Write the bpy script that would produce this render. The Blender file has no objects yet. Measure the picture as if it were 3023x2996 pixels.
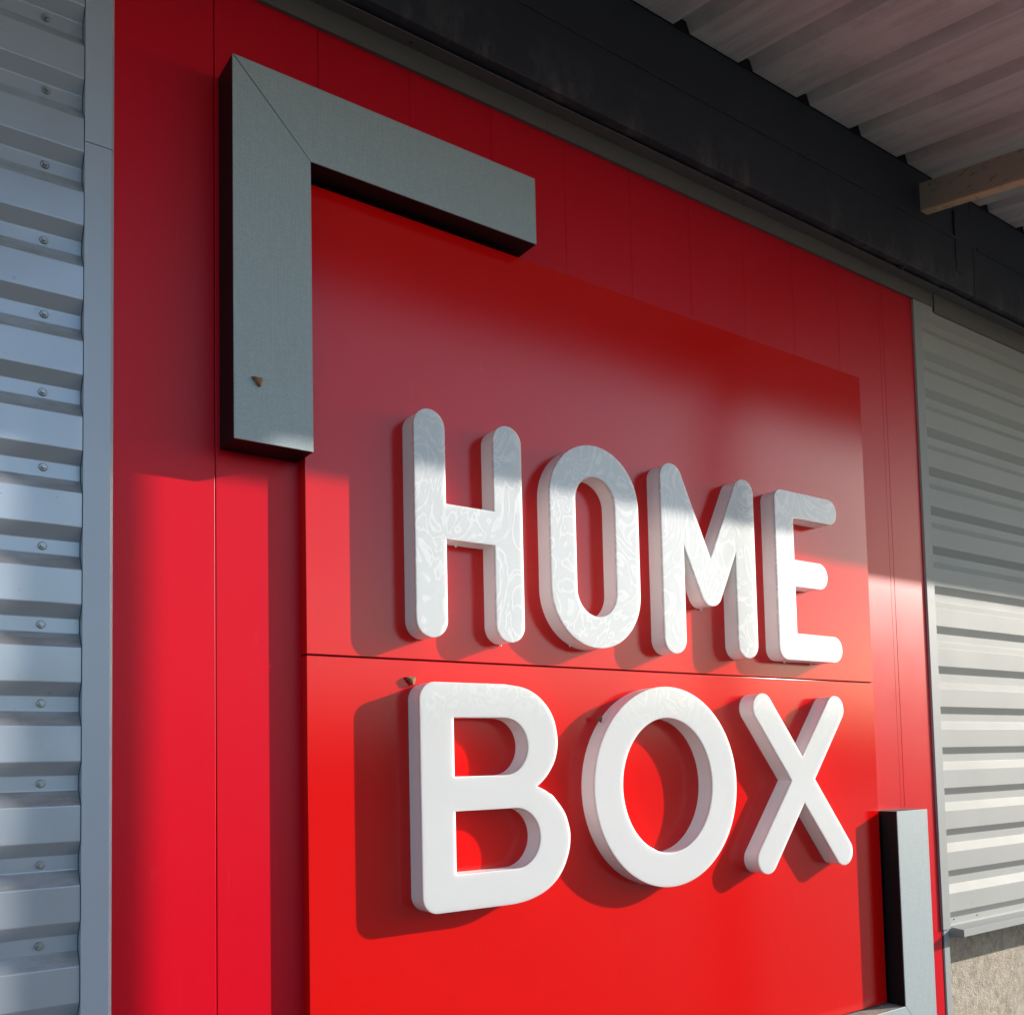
import bpy, bmesh, math, random
from mathutils import Matrix, Vector
from math import pi, sin, cos, radians, hypot
random.seed(7)
S = bpy.context.scene
COL = S.collection

# ------------------------------------------------------------------ camera, sky, sun, exposure
cam = bpy.data.cameras.new("Camera")
camo = bpy.data.objects.new("Camera", cam); COL.objects.link(camo); S.camera = camo
R_ = Vector((0.8160088, -0.5776419, -0.0214351)); U_ = Vector((-0.0172413, -0.0613884, 0.9979650)); F_ = Vector((0.5777823, 0.8139787, 0.0600527))
m = Matrix.Identity(4)
for i in range(3):
    m[i][0] = R_[i]; m[i][1] = U_[i]; m[i][2] = -F_[i]
m[0][3], m[1][3], m[2][3] = 0.0, -3.25, 1.65
camo.matrix_world = m
cam.sensor_fit = 'HORIZONTAL'; cam.sensor_width = 36.0
cam.lens = 2834.36 / 3023 * 36
cam.shift_x = 0.00444; cam.shift_y = 0.1912
cam.clip_start = 0.05; cam.clip_end = 2000

SUN_TO = Vector((2.52, -1.0, 0.86)).normalized()
ELEV = math.asin(SUN_TO.z); AZ = math.atan2(SUN_TO.x, SUN_TO.y)
world = bpy.data.worlds.new("World"); S.world = world; world.use_nodes = True
wn = world.node_tree.nodes; sky = wn.new('ShaderNodeTexSky'); sky.sky_type = 'NISHITA'
sky.sun_disc = False; sky.sun_elevation = ELEV; sky.sun_rotation = AZ; sky.air_density = 1.0; sky.dust_density = 0.5
world.node_tree.links.new(sky.outputs[0], wn['Background'].inputs[0]); wn['Background'].inputs[1].default_value = 0.15
sun = bpy.data.lights.new("Sun", 'SUN'); sun.energy = 4.4; sun.angle = radians(0.5); sun.color = (1.0, 0.93, 0.84)
suno = bpy.data.objects.new("Sun", sun); COL.objects.link(suno)
suno.rotation_euler = SUN_TO.to_track_quat('Z', 'Y').to_euler(); suno.location = (20, -8, 10)
S.view_settings.view_transform = 'Standard'; S.view_settings.look = 'None'; S.view_settings.gamma = 1.0
S.view_settings.exposure = 0.78
S.cycles.max_bounces = 8; S.cycles.diffuse_bounces = 4

# ------------------------------------------------------------------ materials
def newmat(name):
    mt = bpy.data.materials.new(name); mt.use_nodes = True
    nt = mt.node_tree; return mt, nt, nt.nodes['Principled BSDF']
def N(nt, kind, **kw):
    n = nt.nodes.new(kind)
    for k, v in kw.items():
        if k in n.inputs: n.inputs[k].default_value = v
        else: setattr(n, k, v)
    return n
def ramp(nt, src, stops):
    r = nt.nodes.new('ShaderNodeValToRGB'); e = r.color_ramp.elements
    while len(e) < len(stops): e.new(0.5)
    for i, (p, c) in enumerate(stops):
        e[i].position = p; e[i].color = (c if isinstance(c, tuple) else (c, c, c)) + (1,)
    nt.links.new(src, r.inputs[0]); return r.outputs[0]
def coords(nt, scale=(1, 1, 1)):
    g = nt.nodes.new('ShaderNodeNewGeometry'); mp = nt.nodes.new('ShaderNodeMapping')
    mp.inputs['Scale'].default_value = scale
    nt.links.new(g.outputs['Position'], mp.inputs[0]); return mp.outputs[0]
def noise(nt, vec, scale, detail=4, rough=.55, dist=0.0):
    n = nt.nodes.new('ShaderNodeTexNoise')
    n.inputs['Scale'].default_value = scale; n.inputs['Detail'].default_value = detail
    n.inputs['Roughness'].default_value = rough; n.inputs['Distortion'].default_value = dist
    nt.links.new(vec, n.inputs['Vector']); return n.outputs['Fac']
def mixc(nt, fac, a, b):
    x = nt.nodes.new('ShaderNodeMix'); x.data_type = 'RGBA'
    for sock, v in ((x.inputs[0], fac), (x.inputs[6], a), (x.inputs[7], b)):
        if hasattr(v, 'links'): nt.links.new(v, sock)
        elif isinstance(v, tuple): sock.default_value = v + (1,) if len(v) == 3 else v
        else: sock.default_value = v
    return x.outputs[2]
def math_(nt, op, a, b=0.0):
    x = nt.nodes.new('ShaderNodeMath'); x.operation = op
    for sock, v in ((x.inputs[0], a), (x.inputs[1], b)):
        if hasattr(v, 'links'): nt.links.new(v, sock)
        else: sock.default_value = v
    return x.outputs[0]
def bump(nt, h, strength, dist=0.01):
    b = nt.nodes.new('ShaderNodeBump'); b.inputs['Strength'].default_value = strength; b.inputs['Distance'].default_value = dist
    nt.links.new(h, b.inputs['Height']); return b.outputs[0]

def paint(name, base, rough, var=0.06, metallic=0.0, spec=0.5, nscale=1.3, grain=0.0, rvar=0.06, dust=0.0, coat=0.0, crough=.1):
    mt, nt, p = newmat(name); v = coords(nt)
    f = noise(nt, v, nscale, 5)
    a = tuple(c * (1 - var) for c in base); b = tuple(min(1, c * (1 + var)) for c in base)
    col = mixc(nt, f, a, b)
    if dust > 0:
        d = ramp(nt, noise(nt, coords(nt, (3.0, 1, 1.2)), 2.2, 8, .7), [(0.60, 0.0), (0.78, dust)])
        col = mixc(nt, d, col, (.45, .38, .33))
    nt.links.new(col, p.inputs['Base Color'])
    rr = nt.nodes.new('ShaderNodeMapRange'); rr.inputs[3].default_value = rough - rvar; rr.inputs[4].default_value = rough + rvar
    nt.links.new(noise(nt, v, 3.7, 6, .65), rr.inputs[0]); nt.links.new(rr.outputs[0], p.inputs['Roughness'])
    p.inputs['Metallic'].default_value = metallic; p.inputs['Specular IOR Level'].default_value = spec
    p.inputs['Coat Weight'].default_value = coat; p.inputs['Coat Roughness'].default_value = crough
    if grain > 0:
        nt.links.new(bump(nt, noise(nt, v, 240, 2), grain, .002), p.inputs['Normal'])
    return mt

M = {}
def mk_red(name, c0, c1, ior, ra, rb, dust, grain):
    """lacquer: diffuse red under a clear glossy film"""
    mt, nt, p = newmat(name); v = coords(nt)
    col = mixc(nt, noise(nt, v, 1.3, 5), c0, c1)
    d = ramp(nt, noise(nt, coords(nt, (3.0, 1, 1.2)), 2.2, 8, .7), [(0.62, 0.0), (0.80, dust)])
    sm = ramp(nt, noise(nt, coords(nt, (14.0, 1, 1.1)), 1.7, 7, .75), [(0.64, 0.0), (0.80, dust * .8)])
    col = mixc(nt, math_(nt, 'MAXIMUM', d, sm), col, (.45, .38, .33))
    di = nt.nodes.new('ShaderNodeBsdfDiffuse'); gl = nt.nodes.new('ShaderNodeBsdfAnisotropic'); gl.distribution = 'BECKMANN'
    fr = nt.nodes.new('ShaderNodeFresnel'); fr.inputs[0].default_value = ior
    mr = nt.nodes.new('ShaderNodeMapRange'); mr.inputs[3].default_value = ra; mr.inputs[4].default_value = rb
    nt.links.new(noise(nt, v, 3.7, 6, .65), mr.inputs[0]); nt.links.new(mr.outputs[0], gl.inputs['Roughness'])
    h = noise(nt, v, 1.1, 1)
    nt.links.new(bump(nt, h, .3, .004), gl.inputs['Normal'])
    if grain: nt.links.new(bump(nt, noise(nt, v, 240, 2), grain, .002), di.inputs['Normal'])
    mx = nt.nodes.new('ShaderNodeMixShader'); nt.links.new(col, di.inputs[0]); nt.links.new(fr.outputs[0], mx.inputs[0])
    nt.links.new(di.outputs[0], mx.inputs[1]); nt.links.new(gl.outputs[0], mx.inputs[2])
    nt.links.new(mx.outputs[0], nt.nodes['Material Output'].inputs[0]); nt.nodes.remove(p)
    return mt
M['panel_red'] = mk_red('gloss_red_composite', (.64, .0030, .0026), (.71, .0030, .0026), 1.60, .17, .23, .07, 0)
M['wall_red'] = mk_red('red_lacquered_steel', (.60, .0025, .014), (.65, .0035, .018), 1.38, .36, .42, .07, .15)
M['flash'] = paint('grey_coated_steel', (.42, .47, .55), .36, .05, metallic=.15, rvar=.06, dust=.10)  # bluish shade of the left flashing is put into this grey
M['flash_dark'] = paint('dark_grey_coated_steel', (.13, .13, .125), .42, .06, rvar=.06, dust=.05)  # same grey flashing darkened in colour for the canopy shade
M['flash_warm'] = paint('light_grey_coated_steel', (.33, .345, .34), .55, .05, spec=.2, metallic=0, rvar=.06, dust=.08)  # same grey flashing, coloured for the sunlit right side
M['black'] = paint('black_satin_side', (.003, .0025, .004), .5, .1, spec=.3)
M['gap'] = paint('dark_recess', (.012, .011, .012), .8)
M['steel'] = paint('zinc_screw_steel', (.42, .43, .44), .35, .1, metallic=.8)
M['rubber'] = paint('black_washer_rubber', (.03, .03, .035), .7)
M['side_white'] = paint('white_letter_return', (.84, .83, .83), .34, .03)
M['asphalt'] = paint('worn_asphalt', (.065, .06, .056), .9, .25, nscale=9, grain=.6)

def mk_clad(name, base, rough, metallic, spec, dirt, dirtcol, wav):
    mt, nt, p = newmat(name); v = coords(nt)
    f = noise(nt, v, 1.3, 5)
    col = mixc(nt, f, tuple(c * .93 for c in base), tuple(c * 1.06 for c in base))
    g = nt.nodes.new('ShaderNodeNewGeometry'); sp = nt.nodes.new('ShaderNodeSeparateXYZ'); nt.links.new(g.outputs['True Normal'], sp.inputs[0])
    up = ramp(nt, sp.outputs[2], [(.30, 0.0), (.45, 1.0)])
    patch = ramp(nt, noise(nt, coords(nt, (2.2, 1, 9)), 3.1, 8, .68), [(.36, .15), (.66, 1.0)])
    col = mixc(nt, math_(nt, 'MULTIPLY', math_(nt, 'MULTIPLY', up, patch), dirt), col, dirtcol)
    spk = ramp(nt, noise(nt, v, 34, 3, .5), [(.70, 0.0), (.74, .35)])
    strk = ramp(nt, noise(nt, coords(nt, (8, 1, .8)), 2.1, 8, .72), [(.60, 0.0), (.80, .22)])
    col = mixc(nt, math_(nt, 'MAXIMUM', spk, strk), col, tuple(c * .55 for c in base))
    nt.links.new(col, p.inputs['Base Color'])
    mr = nt.nodes.new('ShaderNodeMapRange'); mr.inputs[3].default_value = rough - .07; mr.inputs[4].default_value = rough + .08
    nt.links.new(noise(nt, v, 3.7, 6, .65), mr.inputs[0]); nt.links.new(mr.outputs[0], p.inputs['Roughness'])
    p.inputs['Metallic'].default_value = metallic; p.inputs['Specular IOR Level'].default_value = spec
    nt.links.new(bump(nt, noise(nt, coords(nt, (2.6, 1, 1.4)), 1.3, 2, .4), wav, .02), p.inputs['Normal'])
    return mt
M['clad'] = mk_clad('silver_grey_cladding_steel', (.44, .49, .56), .30, .42, .5, .75, (.27, .24, .20), .8)  # left side: bluish shade light put into the cladding colour
M['clad_warm'] = mk_clad('light_grey_cladding_steel', (.39, .395, .38), .60, 0, .12, .3, (.36, .33, .28), .12)  # right side: same cladding, coloured for direct sun

def mk_acrylic_sheen():
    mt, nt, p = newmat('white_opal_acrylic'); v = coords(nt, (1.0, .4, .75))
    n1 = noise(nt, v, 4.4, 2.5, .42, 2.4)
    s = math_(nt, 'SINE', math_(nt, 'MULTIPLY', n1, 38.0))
    lines = ramp(nt, s, [(0.0, 0.0), (0.5, .22), (0.9, .85), (1.0, 1.0)])  # rippled light reflections on the letter faces, painted into the base colour
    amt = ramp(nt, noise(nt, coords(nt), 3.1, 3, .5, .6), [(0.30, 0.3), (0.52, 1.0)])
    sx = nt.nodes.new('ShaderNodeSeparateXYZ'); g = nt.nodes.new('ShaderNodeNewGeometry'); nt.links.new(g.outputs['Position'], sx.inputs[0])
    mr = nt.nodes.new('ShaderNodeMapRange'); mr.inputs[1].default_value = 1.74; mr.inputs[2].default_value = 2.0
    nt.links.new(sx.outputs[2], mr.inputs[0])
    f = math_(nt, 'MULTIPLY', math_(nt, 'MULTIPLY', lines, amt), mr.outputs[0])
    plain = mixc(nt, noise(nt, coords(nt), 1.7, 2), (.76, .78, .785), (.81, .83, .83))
    tint = mixc(nt, mr.outputs[0], plain, (.69, .72, .73))  # upper word toned darker in colour to hold back its sunlit brightness
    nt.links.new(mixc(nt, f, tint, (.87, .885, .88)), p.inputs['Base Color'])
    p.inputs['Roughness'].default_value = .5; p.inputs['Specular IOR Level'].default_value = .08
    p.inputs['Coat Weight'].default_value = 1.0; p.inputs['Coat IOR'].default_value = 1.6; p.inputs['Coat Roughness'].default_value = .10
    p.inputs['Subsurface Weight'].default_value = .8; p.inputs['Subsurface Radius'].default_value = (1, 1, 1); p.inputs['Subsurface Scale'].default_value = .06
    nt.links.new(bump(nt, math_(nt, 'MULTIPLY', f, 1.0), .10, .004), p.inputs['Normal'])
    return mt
M['pearl'] = mk_acrylic_sheen()

def mk_fabric():
    mt, nt, p = newmat('grey_woven_mesh_cover')
    w = nt.nodes.new('ShaderNodeTexBrick'); w.inputs['Scale'].default_value = 1.0
    mp = nt.nodes.new('ShaderNodeMapping'); g = nt.nodes.new('ShaderNodeNewGeometry')
    sp = nt.nodes.new('ShaderNodeSeparateXYZ'); cb = nt.nodes.new('ShaderNodeCombineXYZ')
    nt.links.new(g.outputs['Position'], sp.inputs[0]); nt.links.new(sp.outputs[0], cb.inputs[0]); nt.links.new(sp.outputs[2], cb.inputs[1])
    nt.links.new(cb.outputs[0], w.inputs['Vector'])
    w.inputs['Brick Width'].default_value = .011; w.inputs['Row Height'].default_value = .0055; w.inputs['Mortar Size'].default_value = .0011
    w.inputs['Mortar Smooth'].default_value = .6
    w.inputs['Color1'].default_value = (.43, .505, .53, 1); w.inputs['Color2'].default_value = (.36, .425, .445, 1); w.inputs['Mortar'].default_value = (.24, .285, .29, 1)
    cl = mixc(nt, ramp(nt, noise(nt, coords(nt), 2.0, 5), [(.35, 0.0), (.7, .3)]), w.outputs[0], (.33, .39, .41))
    cl = mixc(nt, ramp(nt, noise(nt, coords(nt, (150, 1, 9)), 1.0, 3, .5), [(.42, .16), (.60, 0.0)]), cl, (.22, .265, .285))
    nt.links.new(cl, p.inputs['Base Color']); p.inputs['Roughness'].default_value = .5
    nt.links.new(bump(nt, w.outputs['Fac'], -.35, .0015), p.inputs['Normal'])
    return mt
M['fabric'] = mk_fabric()

def mk_beam():
    mt, nt, p = newmat('dark_painted_steel_grimy')
    v = coords(nt); sx = nt.nodes.new('ShaderNodeSeparateXYZ'); g = nt.nodes.new('ShaderNodeNewGeometry'); nt.links.new(g.outputs['Position'], sx.inputs[0])
    mr = nt.nodes.new('ShaderNodeMapRange'); mr.inputs[1].default_value = 4.86; mr.inputs[2].default_value = 4.62; nt.links.new(sx.outputs[2], mr.inputs[0])
    web = math_(nt, 'MULTIPLY', mr.outputs[0], ramp(nt, noise(nt, coords(nt, (1, 1, .45)), 5.5, 10, .74), [(.48, 0.0), (.72, .8)]))
    base = mixc(nt, noise(nt, coords(nt, (1, 1, .25)), 2.3, 6), (.030, .041, .058), (.054, .065, .078))
    nt.links.new(mixc(nt, web, base, (.21, .21, .195)), p.inputs['Base Color'])
    p.inputs['Roughness'].default_value = .62
    nt.links.new(bump(nt, noise(nt, v, 30, 5), .25, .004), p.inputs['Normal'])
    return mt
M['beam'] = mk_beam()

def mk_roof():
    mt, nt, p = newmat('white_roof_sheet_stained')
    st = noise(nt, coords(nt, (9, .7, 1)), 1.6, 7, .65, .3)
    bl = noise(nt, coords(nt), 2.4, 6, .6)
    c = mixc(nt, ramp(nt, st, [(.35, 0.0), (.68, 1.0)]), (.62, .60, .585), (.86, .845, .83))
    c = mixc(nt, ramp(nt, bl, [(.52, 0.0), (.62, .75)]), c, (.86, .84, .81))
    nt.links.new(c, p.inputs['Base Color']); p.inputs['Roughness'].default_value = .55
    nt.links.new(bump(nt, st, .15, .004), p.inputs['Normal'])
    return mt
M['roof'] = mk_roof()

def mk_rust(name, a, b, lo, hi):
    mt, nt, p = newmat(name)
    f = ramp(nt, noise(nt, coords(nt, (1, 1.0, 2.2)), 12, 9, .72), [(lo, 0.0), (hi, 1.0)])
    nt.links.new(mixc(nt, f, a, b), p.inputs['Base Color']); p.inputs['Roughness'].default_value = .8
    nt.links.new(bump(nt, f, .5, .004), p.inputs['Normal']); return mt
M['primer'] = mk_rust('old_ochre_primer_rusting', (.46, .42, .33), (.14, .07, .04), .56, .68)
M['ochre'] = mk_rust('ochre_paint_rust_edge', (.80, .60, .38), (.30, .14, .08), .5, .75)

def mk_stucco():
    mt, nt, p = newmat('coarse_beige_render')
    v = coords(nt, (1, 1, 1)); n1 = noise(nt, coords(nt, (1, 1, .9)), 21, 12, .66, .3); n2 = noise(nt, v, 5, 6)
    c = mixc(nt, ramp(nt, n1, [(.35, 0.0), (.62, 1.0)]), (.30, .25, .19), (.50, .43, .34))
    c = mixc(nt, ramp(nt, n2, [(.45, 0.0), (.75, .5)]), c, (.42, .385, .33))
    nt.links.new(c, p.inputs['Base Color']); p.inputs['Roughness'].default_value = .95
    nt.links.new(bump(nt, math_(nt, 'ADD', n1, noise(nt, v, 90, 6)), .45, .02), p.inputs['Normal']); return mt
M['stucco'] = mk_stucco()
M['mud'] = mk_rust('dried_mud', (.33, .17, .08), (.14, .07, .035), .4, .6)
M['leaf'] = mk_rust('leaf_green', (.045, .075, .025), (.09, .12, .04), .4, .6)
M['bark'] = mk_rust('bark_brown', (.12, .09, .06), (.06, .045, .03), .4, .6)
M['dust'] = mk_rust('grey_dusty_top', (.33, .30, .26), (.16, .15, .14), .4, .65)
M['hall'] = paint('pale_rendered_facade', (.42, .40, .37), .85, .08)
M['glass'] = paint('dark_window_glass', (.03, .035, .04), .08)

# ------------------------------------------------------------------ mesh helpers
def link(name, bm, mat, parent=None, smooth=None):
    me = bpy.data.meshes.new(name); bm.normal_update(); bm.to_mesh(me); bm.free()
    for mm in (mat if isinstance(mat, (list, tuple)) else [mat]): me.materials.append(M[mm])
    if smooth is not None:
        for pl in me.polygons: pl.use_smooth = True
        me.set_sharp_from_angle(angle=radians(smooth))
        for pl in me.polygons: pl.use_smooth = max(abs(c) for c in pl.normal) < .9995
    o = bpy.data.objects.new(name, me); COL.objects.link(o)
    if parent: o.parent = parent
    return o
def tag(o, label=None, cat=None, group=None, kind=None):
    if label: o['label'] = label
    if cat: o['category'] = cat
    if group: o['group'] = group
    if kind: o['kind'] = kind
    return o
def empty(name, label, cat, group=None):
    o = bpy.data.objects.new(name, None); COL.objects.link(o); o.empty_display_size = .1
    return tag(o, label, cat, group)
def box(bm, x0, x1, y0, y1, z0, z1, mi=0):
    r = bmesh.ops.create_cube(bm, size=1.0); vs = r['verts']
    bmesh.ops.scale(bm, vec=(x1 - x0, y1 - y0, z1 - z0), verts=vs)
    bmesh.ops.translate(bm, vec=((x0 + x1) / 2, (y0 + y1) / 2, (z0 + z1) / 2), verts=vs)
    for f in {f for v in vs for f in v.link_faces}: f.material_index = mi
    return vs
def bbox(name, dims, mat, parent=None, bev=.0015, seg=2):
    bm = bmesh.new(); box(bm, *dims)
    if bev: bmesh.ops.bevel(bm, geom=list(bm.edges), offset=bev, segments=seg, affect='EDGES', profile=.5)
    return link(name, bm, mat, parent, smooth=40 if bev else None)
def prism(bm, pts, axis, a0, a1, mi=0, cap=True):
    """closed polygon pts extruded along an axis; pts are (u,v): axis x -> (y,z), y -> (x,z)"""
    def P(u, v, a): return (a, u, v) if axis == 'x' else (u, a, v)
    A = [bm.verts.new(P(u, v, a0)) for u, v in pts]; B = [bm.verts.new(P(u, v, a1)) for u, v in pts]
    n = len(pts); fs = []
    for i in range(n): fs.append(bm.faces.new((A[i], A[(i + 1) % n], B[(i + 1) % n], B[i])))
    if cap: fs.append(bm.faces.new(A[::-1])); fs.append(bm.faces.new(B))
    for f in fs: f.material_index = mi
    bmesh.ops.recalc_face_normals(bm, faces=fs)
    return fs
def strip(bm, prof, x0, x1, th=.0012):
    """folded sheet: open profile [(y,z)...] given a thickness towards +y, run along x"""
    n = len(prof); off = []
    for i in range(n):
        a = prof[max(0, i - 1)]; b = prof[min(n - 1, i + 1)]
        d = (b[0] - a[0], b[1] - a[1]); L = hypot(*d) or 1
        nx, nz = d[1] / L, -d[0] / L
        off.append((prof[i][0] + abs(nx) * th + (0 if abs(nx) > .2 else th * .3), prof[i][1] + (nz * th if nx >= 0 else -nz * th) * 0))
    prism(bm, list(prof) + off[::-1], 'x', x0, x1)

# ------------------------------------------------------------------ setting: ground
GZ = -0.35
bm = bmesh.new(); box(bm, -400, 400, -400, 400, GZ - .2, GZ)
tag(link('ground', bm, 'asphalt'), kind='structure')

# ------------------------------------------------------------------ rendered base wall behind everything
WY = .05       # face of the red wall; the raised sign sheet has its face at y = 0
base = empty('building_wall', 'coarse beige rendered wall at the bottom right corner under the grey cladding', 'wall')
bbox('wall', (5.60, 16, .26, .56, GZ, 5.0), 'stucco', base, bev=.004)
bbox('wall', (-8, .70, .26, .56, GZ, 5.0), 'stucco', base, bev=.004)
bbox('wall', (.70, 5.60, .20, .56, GZ, 5.0), 'gap', base, bev=0)

# ------------------------------------------------------------------ red wall of narrow upright cassettes
red = empty('red_wall', 'flat red wall of narrow upright metal panels behind the sign', 'wall')
xs = [.757] + [1.1013 + .4066 * k for k in range(11)] + [5.540]
for i in range(len(xs) - 1):
    g0 = g1 = .0006 if i > 1 else .0008
    if i == 0: g1 = .0014
    if i == 1: g0 = .0014
    bm = bmesh.new(); box(bm, xs[i] + g0, xs[i + 1] - g1, WY, WY + .03, GZ + .02, 4.52)
    bmesh.ops.bevel(bm, geom=[e for e in bm.edges if abs(e.verts[0].co.z - e.verts[1].co.z) > 1], offset=.0020 if i < 2 else .0009, segments=2, affect='EDGES', profile=.5)
    link('wall_panel', bm, 'wall_red', red, smooth=50)
bbox('backing', (.75, 5.55, WY + .031, WY + .045, GZ + .02, 4.52), 'gap', red, bev=0)
# hairline interlock on the last panel
bbox('joint_lip', (5.205, 5.2075, WY - .0012, WY + .001, 1.33, 4.49), 'wall_red', red, bev=0)

# ------------------------------------------------------------------ raised sign sheets
sp = empty('sign_panel', 'large glossy red sign sheet with white letters fixed on it', 'sign panel')
bbox('panel_sheet', (1.417, 4.869, 0, WY - .001, 2.0555, 3.8327), 'panel_red', sp, bev=.002)
bbox('panel_sheet', (1.417, 4.869, 0, WY - .001, .258, 2.0495), 'panel_red', sp, bev=.002)
bbox('seam_backing', (1.424, 4.862, .012, WY - .002, 2.0497, 2.0553), 'gap', sp, bev=0)
for z in (.9, 2.2, 2.95):      # fixing dimples on the return
    bm = bmesh.new(); bmesh.ops.create_cone(bm, cap_ends=True, segments=14, radius1=.004, radius2=.003, depth=.004)
    bmesh.ops.rotate(bm, verts=bm.verts, cent=(0, 0, 0), matrix=Matrix.Rotation(pi / 2, 3, 'Y')); bmesh.ops.translate(bm, vec=(1.4155, .03, z), verts=bm.verts)
    link('rivet', bm, 'panel_red', sp)

# ------------------------------------------------------------------ letters
def arc(cx, cz, rx, rz, a0, a1, n=24):
    return [(cx + rx * cos(radians(a0 + (a1 - a0) * i / n)), cz + rz * sin(radians(a0 + (a1 - a0) * i / n))) for i in range(n + 1)]
def isect(p, d, q, e):
    den = d[0] * e[1] - d[1] * e[0]; t = ((q[0] - p[0]) * e[1] - (q[1] - p[1]) * e[0]) / den
    return (p[0] + d[0] * t, p[1] + d[1] * t)
def spline(pts, n=7):
    """Catmull-Rom through pts (open)"""
    out = []
    for i in range(len(pts) - 1):
        p0 = pts[i - 1] if i else (2 * pts[0][0] - pts[1][0], 2 * pts[0][1] - pts[1][1]); p1, p2 = pts[i], pts[i + 1]
        p3 = pts[i + 2] if i + 2 < len(pts) else (2 * p2[0] - p1[0], 2 * p2[1] - p1[1])
        for k in range(n):
            t = k / n
            out.append(tuple(.5 * ((2 * p1[j]) + (-p0[j] + p2[j]) * t + (2 * p0[j] - 5 * p1[j] + 4 * p2[j] - p3[j]) * t * t + (-p0[j] + 3 * p1[j] - 3 * p2[j] + p3[j]) * t ** 3) for j in (0, 1)))
    out.append(pts[-1]); return out
def clean(pts, eps=8e-4):
    out = []
    for p in pts:
        if not out or hypot(p[0] - out[-1][0], p[1] - out[-1][1]) > eps: out.append(p)
    if hypot(out[0][0] - out[-1][0], out[0][1] - out[-1][1]) < eps: out.pop()
    return out
def area(p): return sum(p[i][0] * p[(i + 1) % len(p)][1] - p[(i + 1) % len(p)][0] * p[i][1] for i in range(len(p))) / 2
def inset(pts, d):
    """move a CCW loop inwards by d (outwards for a CW hole), mitred"""
    n = len(pts); out = []
    for i in range(n):
        a, b, c = pts[i - 1], pts[i], pts[(i + 1) % n]
        u = (b[0] - a[0], b[1] - a[1]); v = (c[0] - b[0], c[1] - b[1]); lu = hypot(*u); lv = hypot(*v)
        n1 = (-u[1] / lu, u[0] / lu); n2 = (-v[1] / lv, v[0] / lv)
        s = (n1[0] + n2[0], n1[1] + n2[1]); k = 1 + n1[0] * n2[0] + n1[1] * n2[1]; k = max(k, .35)
        out.append((b[0] + s[0] * d / k, b[1] + s[1] * d / k))
    return out
def solid(name, loops, layers, mat, parent, smooth=35):
    """loops: outer CCW then CW holes. layers: [(y, inset)...] from back to front; both ends capped"""
    bm = bmesh.new(); ends = [[], []]
    for lp in loops:
        rings = [[bm.verts.new((x, y, z)) for x, z in inset(lp, d)] for y, d in layers]
        n = len(lp)
        for a, b in zip(rings, rings[1:]):
            for i in range(n): bm.faces.new((a[i], a[(i + 1) % n], b[(i + 1) % n], b[i]))
        for k, rg in ((0, rings[0]), (1, rings[-1])):
            ends[k] += [bm.edges.get((rg[i], rg[(i + 1) % n])) for i in range(n)]
    for k in (0, 1): bmesh.ops.triangle_fill(bm, edges=ends[k], use_beauty=True)
    bmesh.ops.recalc_face_normals(bm, faces=bm.faces)
    return link(name, bm, mat, parent, smooth)
FY = -.0931
def letter(name, outer, holes, label, nubs=()):
    outer = clean(outer); outer = outer if area(outer) > 0 else outer[::-1]
    hs = []
    for h in holes:
        h = clean(h); hs.append(h if area(h) < 0 else h[::-1])
    t = empty(name, label, 'letter', 'raised white letters of the sign')
    loops = [outer] + hs
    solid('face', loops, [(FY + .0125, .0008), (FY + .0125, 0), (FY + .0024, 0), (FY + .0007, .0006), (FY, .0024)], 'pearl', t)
    solid('side_return', loops, [(-.0005, .0015), (FY + .0127, .0015)], 'side_white', t)
    for x, z in nubs:
        bm = bmesh.new(); bmesh.ops.create_uvsphere(bm, u_segments=10, v_segments=6, radius=.0055)
        bmesh.ops.translate(bm, vec=(x, -.012, z - .002), verts=bm.verts); link('drain_nub', bm, 'side_white', t, 60)
    return t
r = .070
# H
x0, x1, x2, x3 = 1.826, 1.9665, 2.198, 2.3385; zt, zb = 3.029, 2.1315
H = arc(x0 + r, zt - r, r, r, 180, 0) + [(x1, 2.663), (x2, 2.663)] + arc(x2 + r, zt - r, r, r, 180, 0) + arc(x2 + r, zb + r, r, r, 0, -180) + [(x2, 2.523), (x1, 2.523)] + arc(x0 + r, zb + r, r, r, 0, -180)
letter('letter_h', H, [], 'white raised letter H, first letter of the upper word', [(2.06, 2.523), (2.27, 2.1315)])
# O (upper word)
ro = .254; ri = .115
O1 = arc(2.485 + ro, zt - ro, ro, ro, 180, 0, 48) + arc(2.485 + ro, zb + ro, ro, ro, 0, -180, 48)
o1 = arc(2.739, 2.888 - ri, ri, ri, 180, 0, 32) + arc(2.739, 2.270 + ri, ri, ri, 0, -180, 32)
letter('letter_o', O1, [o1], 'narrow white raised letter O between the H and the M', [(2.64, 2.15)])
# M
cL, cR, cV = (3.2093, zt - r), (3.7135, zt - r), (3.4615, 2.371 + r)
def nrm(a, b):
    d = (b[0] - a[0], b[1] - a[1]); L = hypot(*d); return (d[0] / L, d[1] / L)
dL = nrm(cL, cV); dR = nrm(cR, cV)
nL = (-dL[1], dL[0]); nR = (dR[1], -dR[0])       # upper normals of the two diagonals
if nL[1] < 0: nL = (-nL[0], -nL[1])
if nR[1] < 0: nR = (-nR[0], -nR[1])
off = lambda c, n, s: (c[0] + n[0] * r * s, c[1] + n[1] * r * s)
notch = isect(off(cL, nL, 1), dL, off(cR, nR, 1), dR)
inL = isect(off(cL, nL, -1), dL, (cL[0] + r, 0), (0, 1)); inR = isect(off(cR, nR, -1), dR, (cR[0] - r, 0), (0, 1))
aL = math.degrees(math.atan2(nL[1], nL[0])); aR = math.degrees(math.atan2(nR[1], nR[0]))
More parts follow.
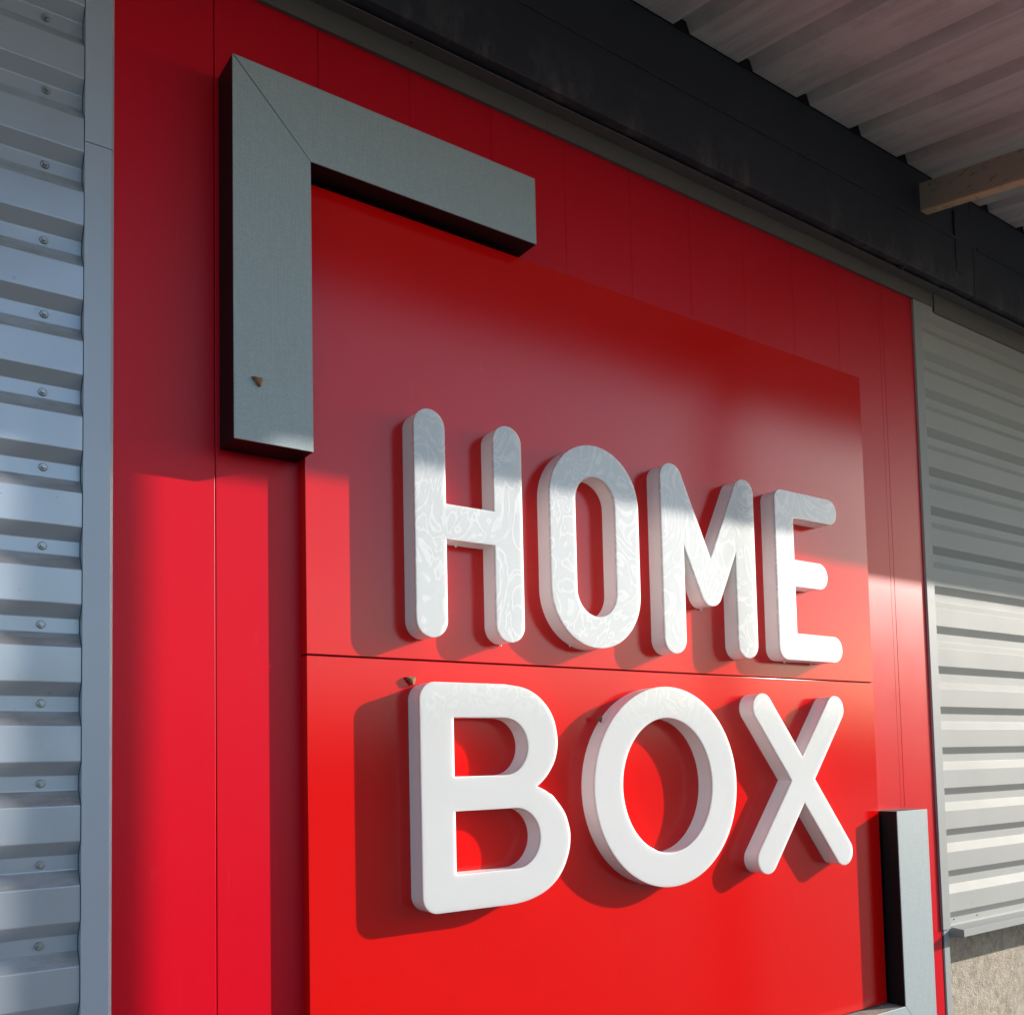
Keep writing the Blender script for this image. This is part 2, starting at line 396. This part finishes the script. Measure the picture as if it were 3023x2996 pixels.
Mo = arc(*cL, r, r, 180, aL) + [notch] + arc(*cR, r, r, aR, 0) + arc(cR[0], zb + r, r, r, 0, -180) + [inR]
aVR = math.degrees(math.atan2(-nR[1], -nR[0])); aVL = math.degrees(math.atan2(-nL[1], -nL[0]))
Mo += arc(*cV, r, r, aVR, aVL) + [inL] + arc(cL[0], zb + r, r, r, 0, -180)
letter('letter_m', Mo, [], 'white raised letter M with rounded stroke ends', [(3.47, 2.371)])
# E
xe, rc = 3.9500, .055
E_ = arc(xe + rc, zt - .006 - rc, rc, rc, 180, 90) + arc(4.462 - .069, 3.023 - .069, .069, .069, 90, -90) + [(4.0915, 2.885), (4.0915, 2.664)] \
   + arc(4.363 - .070, 2.5935, .070, .0705, 90, -90) + [(4.0915, 2.523), (4.0915, 2.278)] + arc(4.466 - .070, 2.208, .070, .070, 90, -90) + arc(xe + .065, 2.138 + .065, .065, .065, 270, 180)
letter('letter_e', E_, [], 'white raised letter E, last letter of the upper word', [(4.08, 2.138), (4.30, 2.138)])
# B
up = spline([(2.230, 1.961), (2.334, 1.946), (2.413, 1.904), (2.472, 1.832), (2.4945, 1.735), (2.480, 1.656), (2.446, 1.600), (2.413, 1.567), (2.383, 1.545)])
lo = spline([(2.383, 1.545), (2.425, 1.526), (2.476, 1.488), (2.524, 1.431), (2.547, 1.365), (2.550, 1.318), (2.540, 1.266), (2.513, 1.206), (2.471, 1.155), (2.410, 1.115), (2.335, 1.090), (2.262, 1.080), (2.190, 1.079)])
B_ = arc(1.8335 + .068, 1.961 - .068, .068, .068, 180, 90) + up + lo + arc(1.8345 + .066, 1.079 + .066, .066, .066, 270, 180)
b1 = [(1.984, 1.825)] + arc(2.226, 1.710, .1155, .115, 90, -90, 32) + [(1.984, 1.595)]
b2 = [(1.985, 1.461)] + arc(2.2735, 1.340, .121, .121, 90, -90, 32) + [(1.985, 1.219)]
letter('letter_b', B_, [b1, b2], 'white raised letter B with two counters, first letter of the lower word', [(2.06, 1.079)])
# O (lower word)
letter('letter_o', arc(3.1395, 1.521, .4475, .4545, 0, 360, 128), [arc(3.1375, 1.526, .2835, .306, 0, 360, 96)], 'wide round white raised letter O between the B and the X', [(3.02, 1.09), (3.10, 1.226)])
# X
cs = {'tl': (3.8005, 1.889), 'tr': (4.3815, 1.888), 'bl': (3.7975, 1.139), 'br': (4.4105, 1.135)}; rx = .0715
d1 = nrm(cs['tl'], cs['br']); d2 = nrm(cs['tr'], cs['bl']); n1 = (-d1[1], d1[0]); n2 = (d2[1], -d2[0])
if n1[1] < 0: n1 = (-n1[0], -n1[1])
if n2[1] < 0: n2 = (-n2[0], -n2[1])
ofx = lambda c, n, s: (c[0] + n[0] * rx * s, c[1] + n[1] * rx * s)
top = isect(ofx(cs['tl'], n1, 1), d1, ofx(cs['tr'], n2, 1), d2); bot = isect(ofx(cs['tl'], n1, -1), d1, ofx(cs['tr'], n2, -1), d2)
rig = isect(ofx(cs['tl'], n1, 1), d1, ofx(cs['tr'], n2, -1), d2); lef = isect(ofx(cs['tl'], n1, -1), d1, ofx(cs['tr'], n2, 1), d2)
A1 = math.degrees(math.atan2(n1[1], n1[0])); A2 = math.degrees(math.atan2(n2[1], n2[0]))
X_ = arc(*cs['tl'], rx, rx, A1 + 180, A1) + [top] + arc(*cs['tr'], rx, rx, A2, A2 - 180) + [rig] + arc(*cs['br'], rx, rx, A1, A1 - 180) + [bot] + arc(*cs['bl'], rx, rx, A2 - 180, A2 - 360) + [lef]
letter('letter_x', X_, [], 'white raised letter X, last letter of the lower word', [])

# ------------------------------------------------------------------ grey corner brackets
def bracket(cx, cz, sx, sz, leg, arm, wd, label, dusty=False):
    """corner at (cx,cz); arms run sx in x and sz in z"""
    t = empty('corner_bracket', label, 'corner bracket', 'two grey corner brackets framing the sign')
    P = lambda a, b: (cx + sx * a, cz + sz * b)
    q0 = [P(0, 0), P(0, leg), P(wd, leg), P(wd, wd), P(arm, wd), P(arm, 0)]
    bm = bmesh.new(); prism(bm, q0, 'y', -.0945, WY - .0008)
    if dusty:
        for f in bm.faces:
            if f.normal.z > .9 and f.calc_center_median().z < 1: f.material_index = 1
    link('box_frame', bm, ['black', 'dust'], t)
    g = .0012
    for poly in ([P(0, g * 2), P(0, leg), P(wd, leg), P(wd, wd + g)], [P(g * 2, 0), P(arm, 0), P(arm, wd), P(wd + g, wd)]):
        lp = poly if area(poly) > 0 else poly[::-1]
        solid('front_cover', [lp], [(-.0943, 0), (-.0978, 0), (-.0987, .0012)], 'fabric', t, smooth=None)
    return t
bracket(1.117, 4.1432, 1, -1, 1.372, 1.324, .2903, 'grey fabric faced corner bracket at the top left of the sign with a mud nest')
bracket(5.1933, -.050, -1, 1, 1.3729, 1.324, .2995, 'grey fabric faced corner bracket at the bottom right of the sign, black on its side', dusty=True)

# ------------------------------------------------------------------ profiled metal cladding
PITCH, Z0, CY, DV = .2519, .672, .0415, .034
def row_profile(k, dy):
    zb = Z0 + PITCH * k; c = CY + dy; v = CY + dy + DV
    # bottom to top of one repeat: valley, upper-facing slope ... listed upwards from the valley under the crest
    return [(v, zb - .092), (v, zb - .044), (c, zb - .001), (c, zb + .111)]
def soften(pr, d=.0026):
    out = [pr[0]]
    for a, b, c in zip(pr, pr[1:], pr[2:]):
        la = hypot(a[0] - b[0], a[1] - b[1]); lc = hypot(c[0] - b[0], c[1] - b[1])
        if la < .002 or lc < .002 or min(la, lc) < 2.2 * d: out.append(b); continue
        p = (b[0] + (a[0] - b[0]) * d / la, b[1] + (a[1] - b[1]) * d / la); q = (b[0] + (c[0] - b[0]) * d / lc, b[1] + (c[1] - b[1]) * d / lc)
        for t in (0, .33, .67, 1): out.append(tuple((1 - t) ** 2 * p[i] + 2 * t * (1 - t) * b[i] + t * t * q[i] for i in (0, 1)))
    out.append(pr[-1]); return out
def cladding(x0, x1, name, label, mat, k0, k1, laps, screw_x):
    t = empty(name, label, 'wall cladding')
    edges = [k0] + [l for l in laps if k0 < l < k1] + [k1]
    for j in range(len(edges) - 1):
        a, b = edges[j], edges[j + 1]; pr = []
        dy = -.002 * j
        for k in range(a, b): pr += row_profile(k, dy)
        if b < k1:
            pr += [(CY + dy + DV, Z0 + PITCH * b - .092), (CY + dy + DV, Z0 + PITCH * b - .06)]
        if j > 0:
            pr = [(pr[0][0], pr[0][1] - .008)] + pr
        bm = bmesh.new(); strip(bm, soften(pr), x0, x1)
        link('cladding_sheet', bm, mat, t)
        for k in range(a, b):
            for sx_ in screw_x:
                zc = Z0 + PITCH * k - .068; yv = CY + dy + DV
                jx, jz, rot = random.uniform(-.003, .003), random.uniform(-.004, .004), random.uniform(0, 1)
                bm = bmesh.new(); rr = bmesh.ops.create_cone(bm, cap_ends=True, segments=6, radius1=.0072, radius2=.0068, depth=.008)
                bmesh.ops.rotate(bm, verts=bm.verts, cent=(0, 0, 0), matrix=Matrix.Rotation(rot, 3, 'Z'))
                bmesh.ops.translate(bm, vec=(0, 0, .0065), verts=bm.verts)
                bmesh.ops.create_cone(bm, cap_ends=True, segments=18, radius1=.0125, radius2=.0105, depth=.0022)
                bmesh.ops.rotate(bm, verts=bm.verts, cent=(0, 0, 0), matrix=Matrix.Rotation(pi / 2, 3, 'X'))
                bmesh.ops.translate(bm, vec=(sx_ + jx, yv - .0035, zc + jz), verts=bm.verts)
                s = link('screw', bm, 'steel', t)
                bm = bmesh.new(); bmesh.ops.create_cone(bm, cap_ends=True, segments=18, radius1=.0132, radius2=.0132, depth=.0022)
                bmesh.ops.rotate(bm, verts=bm.verts, cent=(0, 0, 0), matrix=Matrix.Rotation(pi / 2, 3, 'X'))
                bmesh.ops.translate(bm, vec=(sx_ + jx, yv - .0012, zc + jz), verts=bm.verts)
                link('washer', bm, 'rubber', s)
    return t
XL1 = .6615
cl = cladding(-8, XL1, 'metal_cladding', 'blue grey profiled metal cladding with a column of screws, left of the red wall', 'clad', 0, 16, (2, 8, 14), (.55, -2.4, -5.4))
cr = cladding(5.6135, 16, 'metal_cladding', 'pale grey profiled metal cladding right of the red wall, above the rendered wall', 'clad_warm', 0, 16, (6, 12), (9.3, 12.6))
for x, z in ((5.715, .615), (5.985, .612)):
    bm = bmesh.new(); bmesh.ops.create_cone(bm, cap_ends=True, segments=12, radius1=.004, radius2=.003, depth=.004)
    bmesh.ops.rotate(bm, verts=bm.verts, cent=(0, 0, 0), matrix=Matrix.Rotation(pi / 2, 3, 'X')); bmesh.ops.translate(bm, vec=(x, CY + DV - .002, z), verts=bm.verts)
    link('rivet', bm, 'rubber', cr)
# drip edges under the cladding
def drip(x0, x1, mat, label):
    t = empty('drip_flashing', label, 'drip flashing')
    bm = bmesh.new()
    prism(bm, [(.078, .592), (.074, .590), (.072, .580), (-.028, .572), (-.030, .5705), (-.030, .530), (-.0285, .529), (-.0265, .5295), (-.0265, .566), (.078, .574)], 'x', x0, x1)
    link('folded_sheet', bm, mat, t)
    bbox('end_cap', (x0 - .001 if x0 > 0 else x1 - .0015, x0 + .0015 if x0 > 0 else x1 + .001, -.0285, .09, .520, .5725), mat, t, bev=0)
    bbox('soffit', (x0 + .002, x1 - .002, .079, .26, .560, .574), mat, t, bev=0)
drip(5.640, 16, 'flash_warm', 'pale metal drip edge along the bottom of the right hand cladding')
drip(-8, XL1 - .002, 'flash', 'grey metal drip edge along the bottom of the left hand cladding')

# ------------------------------------------------------------------ upright corner flashings
fl = empty('corner_flashing', 'blue grey upright metal strip between the left cladding and the red wall', 'flashing')
def flash_left(z0, z1, dy=0, dx=0):
    f = .0355 + dy
    bm = bmesh.new()
    pts = [(.664 + dx, WY + .055), (.664 + dx, f), (.747, f), (.7585, WY - .0015), (.7585, WY + .002), (.745, WY + .004), (.745, WY + .055)]
    A = [bm.verts.new((x, y, z0)) for x, y in pts]; B = [bm.verts.new((x, y, z1)) for x, y in pts]; n = len(pts)
    for i in range(n): bm.faces.new((A[i], A[(i + 1) % n], B[(i + 1) % n], B[i]))
    bm.faces.new(A); bm.faces.new(B); bmesh.ops.recalc_face_normals(bm, faces=bm.faces)
    link('flashing_strip', bm, 'flash', fl)
flash_left(GZ, 3.729); flash_left(3.731, 4.60, -.0014)
fr = empty('corner_flashing', 'pale grey upright metal strip between the red wall and the right cladding', 'flashing')
bbox('flashing_strip', (5.527, 5.612, .0355, WY + .055, .5745, 4.4975), 'flash_warm', fr, bev=.0012)
bbox('flashing_strip', (5.548, 5.606, .046, WY + .06, GZ, .5735), 'flash_warm', fr, bev=.0012)
bbox('shadow_gap', (5.5335, 5.545, .047, .07, GZ, .57), 'gap', fr, bev=0)

# ------------------------------------------------------------------ flashing along the top
ft = empty('top_flashing', 'folded grey metal flashing running along the top of the red wall', 'flashing')
def topflash(x0, x1, za, dy=0.0, dz=0.0):
    bm = bmesh.new(); f = .0335 + dy
    prism(bm, [(f, za), (f, 4.588 + dz), (-.026 + dy, 4.590 + dz), (-.026 + dy, 4.5965 + dz), (-.024 + dy, 4.5965 + dz), (-.024 + dy, 4.5925 + dz), (f + .0015, 4.5905 + dz), (.16, 4.5905 + dz), (.16, za + .0005)], 'x', x0, x1)
    link('flashing_strip', bm, 'flash_dark', ft)
topflash(-8, 2.62, 4.499); topflash(2.6215, 5.748, 4.499); topflash(5.753, 10.2, 4.462, -.006); topflash(10.205, 16, 4.462, -.006)
for x in (3.92, 1.9, 6.4):
    bm = bmesh.new(); bmesh.ops.create_cone(bm, cap_ends=True, segments=12, radius1=.006, radius2=.004, depth=.003)
    bmesh.ops.translate(bm, vec=(x, .006, 4.5875), verts=bm.verts); link('rivet', bm, 'rubber', ft)
bbox('seam_tape', (5.746, 5.755, .036, .045, 4.47, 4.585), 'gap', ft, bev=0)

# ------------------------------------------------------------------ canopy: beam, roof sheets, joists, fascia, posts
SL = .19; YB = -.07; ZR = 5.265; YE = -2.24
cn = empty('canopy', 'dark steel canopy over the sign with pale corrugated roof sheets and ochre joists', 'canopy')
rz = lambda y: ZR + SL * (y - YB)
def beam_part(x0, x1):
    b = bbox('wall_beam', (x0, x1, YB, .27, 4.612, 4.944), 'beam', cn, bev=.003)
    bbox('beam_top_plate', (x0, x1, YB + .008, .27, 4.9443, ZR - .004), 'beam', b, bev=.003)
beam_part(-8, 6.075); beam_part(6.079, 16)
bbox('beam_lip', (-8, 6.02, YB - .007, YB + .004, 4.936, 4.952), 'beam', cn, bev=.002)
bbox('beam_lip', (6.13, 16, YB - .007, YB + .004, 4.936, 4.952), 'beam', cn, bev=.002)
bbox('beam_patch', (5.86, 6.06, YB - .006, YB + .01, 4.72, 5.13), 'beam', cn, bev=.003)
bm = bmesh.new(); bmesh.ops.create_uvsphere(bm, u_segments=14, v_segments=8, radius=.03)
bmesh.ops.scale(bm, vec=(1, .5, .5), verts=bm.verts); bmesh.ops.translate(bm, vec=(5.30, -.025, 4.605), verts=bm.verts); link('sealant_lump', bm, 'gap', cn, 60)
# roof: trapezoidal sheets, ribs running down the slope
RP = .4745; XA = 3.352; HR = .085
def roofsheet(i0, i1):
    bm = bmesh.new(); pf = []
    for i in range(i0, i1):
        a = XA + RP * i
        pf += [(a, 0), (a + .016, HR), (a + .078, HR), (a + .118, 0)]
        fx = a + .118; fw = RP - .118
        pf += [(fx + fw * .50, .0), (fx + fw * .515, .003), (fx + fw * .53, 0)]
    pf.append((XA + RP * i1, 0))
    y0, y1 = .3, YE - .10
    A = [bm.verts.new((x, y0, rz(y0) + h)) for x, h in pf]; B = [bm.verts.new((x, y1, rz(y1) + h)) for x, h in pf]
    A2 = [bm.verts.new((x, y0, rz(y0) + h + .0012)) for x, h in pf]; B2 = [bm.verts.new((x, y1, rz(y1) + h + .0012)) for x, h in pf]
    for i in range(len(pf) - 1):
        bm.faces.new((A[i], A[i + 1], B[i + 1], B[i])); bm.faces.new((A2[i + 1], A2[i], B2[i], B2[i + 1]))
        bm.faces.new((A[i + 1], A[i], A2[i], A2[i + 1])); bm.faces.new((B[i], B[i + 1], B2[i + 1], B2[i]))
    bm.faces.new((A[0], B[0], B2[0], A2[0])); bm.faces.new((A[-1], A2[-1], B2[-1], B[-1]))
    bmesh.ops.recalc_face_normals(bm, faces=bm.faces); link('roof_sheet', bm, 'roof', cn)
for i in range(-20, 26, 2): roofsheet(i, i + 2)
bm = bmesh.new(); box(bm, -6.2, 15.7, YB + .004, YB + .03, ZR - .003, ZR + .055); link('rib_filler', bm, 'gap', cn)
def joist(x):
    def rail(name, x0, x1, h0, h1, mat, par):
        bm = bmesh.new(); ya, yb = YB - .002, YE + .01
        vs = [bm.verts.new((x_, y_, rz(y_) + h_)) for y_ in (ya, yb) for x_ in (x0, x1) for h_ in (h0, h1)]
        for f in ((0, 1, 3, 2), (4, 6, 7, 5), (0, 4, 5, 1), (2, 3, 7, 6), (0, 2, 6, 4), (1, 5, 7, 3)): bm.faces.new([vs[i] for i in f])
        bmesh.ops.recalc_face_normals(bm, faces=bm.faces); return link(name, bm, mat, par)
    w = rail('joist', x, x + .007, -.262, -.10, 'primer', cn)
    rail('flange', x + .0002, x + .072, -.2705, -.2622, 'ochre', w)
    rail('flange', x + .0002, x + .072, -.0998, -.092, 'primer', w)
for x in (5.475, 13.1, -.55, -5.5): joist(x)
bbox('edge_beam', (-6.2, 15.7, YE - .10, YE, 4.725, rz(YE) - .012), 'beam', cn, bev=.004)
for x in (5.78, 14.6, -4.4):
    bm = bmesh.new()
    box(bm, x, x + .22, -2.070, -2.060, GZ, 4.80); box(bm, x, x + .22, -1.995, -1.985, GZ, 4.80); box(bm, x + .10, x + .12, -2.060, -1.995, GZ, 4.80)
    link('post', bm, 'beam', cn)

# ------------------------------------------------------------------ mud nests and small marks
def nest(x, y, z, s, label):
    """crumbly wedge of dried mud: wide at the top, running to a point"""
    bm = bmesh.new(); ring = []
    pts = [(-1.0, .62), (-.45, .80), (.2, .70), (.95, .75), (1.0, .2), (.78, -.45), (.52, -1.0), (.2, -.75), (-.15, -.3), (-.6, .15)]
    for k, (yy, sc) in enumerate(((.35, 1.0), (-.1, .96), (-.38, .62))):
        ring.append([bm.verts.new((x + s * (px * sc + random.uniform(-.07, .07)), y + s * (yy + random.uniform(-.05, .05)), z + s * (pz * sc + random.uniform(-.07, .07)))) for px, pz in pts])
    n = len(pts)
    for a, b in zip(ring, ring[1:]):
        for i in range(n): bm.faces.new((a[i], a[(i + 1) % n], b[(i + 1) % n], b[i]))
    c = bm.verts.new((x + s * .1, y - s * .5, z + s * .15))
    for i in range(n): bm.faces.new((ring[2][i], ring[2][(i + 1) % n], c))
    bm.faces.new(ring[0]); bmesh.ops.recalc_face_normals(bm, faces=bm.faces)
    bmesh.ops.subdivide_edges(bm, edges=bm.edges, cuts=1, use_grid_fill=True)
    for v in bm.verts: v.co += Vector((random.uniform(-1, 1), random.uniform(-1, 1), random.uniform(-1, 1))) * s * .06
    return tag(link('mud_nest', bm, 'mud'), label, 'mud nest', 'small brown mud nests on the sign')
nest(1.198, -.1035, 2.985, .020, 'small brown mud nest on the vertical leg of the top left bracket')
nest(1.842, -.011, 1.970, .021, 'small brown mud nest on the red panel above the letter B')
nest(2.775, -.04, 1.825, .014, 'tiny dark mud nest on the upper left side of the round letter O')
nest(4.195, -.050, 1.365, .010, 'tiny dark mud nest under the crossing of the letter X')

# ------------------------------------------------------------------ across the yard (outside the frame, mirrored in the gloss)
def tree(x, y, h, label):
    t = empty('tree', label, 'tree', 'trees across the yard')
    bm = bmesh.new(); bmesh.ops.create_cone(bm, cap_ends=True, segments=10, radius1=.22, radius2=.1, depth=h * .6)
    bmesh.ops.translate(bm, vec=(x, y, GZ + h * .3), verts=bm.verts); link('trunk', bm, 'bark', t)
    bm = bmesh.new(); cl_ = [(random.gauss(0, h * .17), random.gauss(0, h * .17), h * random.uniform(.32, .92), h * random.uniform(.09, .16)) for _ in range(22)]
    for _ in range(2600):
        c = random.choice(cl_); d = Vector((random.gauss(0, 1), random.gauss(0, 1), random.gauss(0, 1))).normalized() * c[3] * random.uniform(.6, 1.1)
        p = Vector((x + c[0], y + c[1], GZ + c[2])) + d; a = Vector((random.uniform(-1, 1), random.uniform(-1, 1), random.uniform(-1, 1))).normalized(); b = a.orthogonal().normalized(); s = h * .018
        bm.faces.new([bm.verts.new(p + a * s), bm.verts.new(p + b * s), bm.verts.new(p - a * s), bm.verts.new(p - b * s)])
    link('crown', bm, 'leaf', t)
for x, y, h in ((-16, -44, 5.2), (-4, -45, 4.4), (7, -43, 4.8), (19, -46, 4.3), (33, -44, 5.0), (52, -45, 4.6)):
    tree(x, y, h, 'leafy tree standing across the yard')
hall = empty('warehouse', 'long low pale warehouse across the yard', 'building')
bbox('facade', (-80, 130, -70, -52, GZ, 5.6), 'hall', hall, bev=0)
bbox('roof', (-80.4, 130.4, -70.4, -51.6, 5.61, 6.0), 'flash', hall, bev=0)
for k in range(14):
    bbox('window', (-74 + 14.5 * k, -68 + 14.5 * k, -51.99, -51.9, 1.4, 3.6), 'glass', hall, bev=0)
